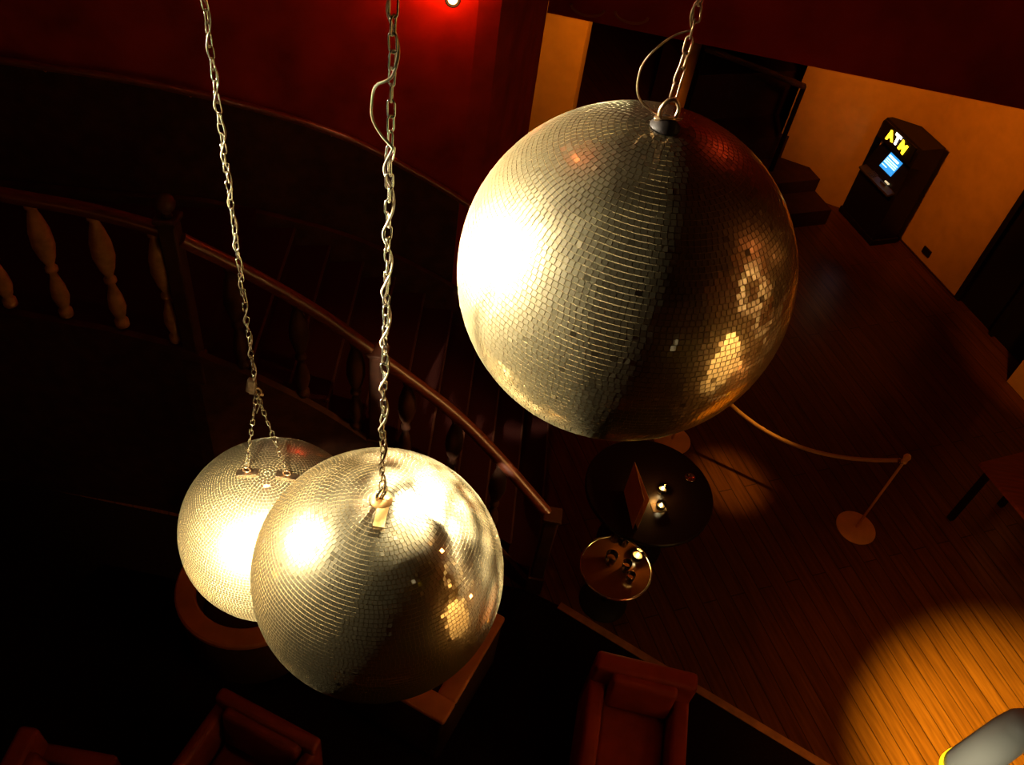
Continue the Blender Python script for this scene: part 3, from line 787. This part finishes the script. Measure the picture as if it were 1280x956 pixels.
for vv_, pw in ((Vector((.457, .56, .70)), 5200), (Vector((.25, .62, .74)), 3600)):
    l = pinspot(cb + vv_ * 3.5, cb, pw, .02)                 # added lamps; dot pattern stands for light thrown by the big ball's tiles
    d_ = l.data; d_.use_nodes = True; nt = d_.node_tree; em = nt.nodes['Emission']
    tcn = nt.nodes.new('ShaderNodeTexCoord'); vo = nt.nodes.new('ShaderNodeTexVoronoi'); vo.inputs['Scale'].default_value = 52
    mrg = nt.nodes.new('ShaderNodeMapRange'); mrg.inputs['From Min'].default_value = .30; mrg.inputs['From Max'].default_value = .58
    mrg.inputs['To Min'].default_value = 2.2; mrg.inputs['To Max'].default_value = .04
    nt.links.new(tcn.outputs['Normal'], vo.inputs['Vector']); nt.links.new(vo.outputs['Distance'], mrg.inputs['Value']); nt.links.new(mrg.outputs['Result'], em.inputs['Strength'])
pinspot(Vector((-1.7, -1.1, 4.75)), cc, 8500, .12, .93); pinspot(Vector((-.5, -.6, 6.9)), cc, 2500)
for zz, cn in ((4.8, 11), (4.15, 13)): light('chain_spot', 'SPOT', SRC, WHITE, 420, (cc.x, cc.y, zz), .06, cn, .4)
light('wall_wash', 'SPOT', (2.7, 8.0, 2.55), (1.0, .24, .008), 92, (4.2, 9.6, 1.7), .12, 100, .7)
light('pier_wash', 'SPOT', (.9, 7.8, 2.65), (1.0, .26, .008), 85, (.1, 9.2, 1.2), .10, 75, .6)
light('door_wash', 'SPOT', (4.6, 5.2, 2.6), (1.0, .30, .02), 110, (5.45, 7.0, .7), .1, 38, .6)
light('rail_glint_fill', 'SPOT', (4.0, 3.0, 5.2), (1.0, .46, .12), 330, (-.1, 3.87, 1.3), .05, 24, .6)  # added to lay a glint along the stair handrail
light('rail_glint_fill', 'SPOT', (1.5, 5.0, 6.0), (1.0, .62, .28), 60, (-1.62, 5.44, 2.56), .05, 4.5, .8)  # added for the glint on the wall-side handrail
light('floor_patch_fill', 'SPOT', (2.2, 5.2, 7.0), (1.0, .45, .06), 1300, onz(912, 600, 0), .08, 7, 1.0)  # unseen spot added for the warm patch of floor beside the table
for q, c_, pw in (((4.0, 3.0, 5.2), (1.0, .36, .10), 5), ((3.0, 1.9, 6.1), (1.0, .30, .08), 7), ((-1.5, 3.0, 7.1), (1.0, .20, .05), 16), ((2.6, 1.2, 3.5), (1.0, .34, .08), 5), ((2.5, 5.5, 7.0), (1.0, .07, .02), 15)):
    light('room_fill', 'POINT', q, c_, pw, rad=.06)  # unseen fills added to lift the room, rails and chairs
light('reflected_wall_fill', 'SPOT', (2.4, -.6, 6.6), (1.0, .82, .5), 3500, (4.6, -.2, 3.2), .05, 26, .3)  # added to brighten the unseen wall reflected in the balls
light('red_lamp', 'POINT', onF(566, -4, 5.42) + Vector((.0, .12, .0)), (1.0, .07, .01), 6.0, rad=.03)
light('red_lamp', 'POINT', onF(562, 4, 5.60), (1.0, .09, .01), 5.0, rad=.03)
tgt = onz(1238, 940, 0)
light('stage_lamp', 'SPOT', L0 + axd * .07, (1.0, .66, .05), 11500, tgt, .05, 20, 1.0)
light('stage_lamp', 'SPOT', L0 + axd * .07, (1.0, .30, .03), 320, tgt, .05, 40, 1.0)
light('lamp_body_fill', 'SPOT', (-.6, -.9, 6.6), WHITE, 260, L0 - axd * .02, .05, 5, 1.0)  # added from outside to brighten the can near its mouth
light('candle_glow', 'POINT', (cq.x, cq.y, .5 + .09), (1.0, .5, .12), 1.1, rad=.02)
light('table_glow', 'POINT', (tc.x + .06, tc.y - .02, .75 + .12), (1.0, .45, .10), 1.6, rad=.02)
light('baluster_fill', 'POINT', (-3.6, .9, 3.3), (1.0, .33, .06), 4, rad=.15)  # unseen fill added for the balusters and the chairs at left

w = bpy.data.worlds.new('dark_hall'); sc.world = w; w.use_nodes = True
w.node_tree.nodes['Background'].inputs[0].default_value = (.010, .0015, .0005, 1); w.node_tree.nodes['Background'].inputs[1].default_value = .3
sc.view_settings.view_transform = 'Standard'; sc.view_settings.look = 'None'
sc.view_settings.exposure = 0; sc.view_settings.gamma = 1; sc.view_settings.use_curve_mapping = False
sc.cycles.max_bounces = 8; sc.cycles.glossy_bounces = 5; sc.cycles.caustics_reflective = False; sc.cycles.caustics_refractive = False
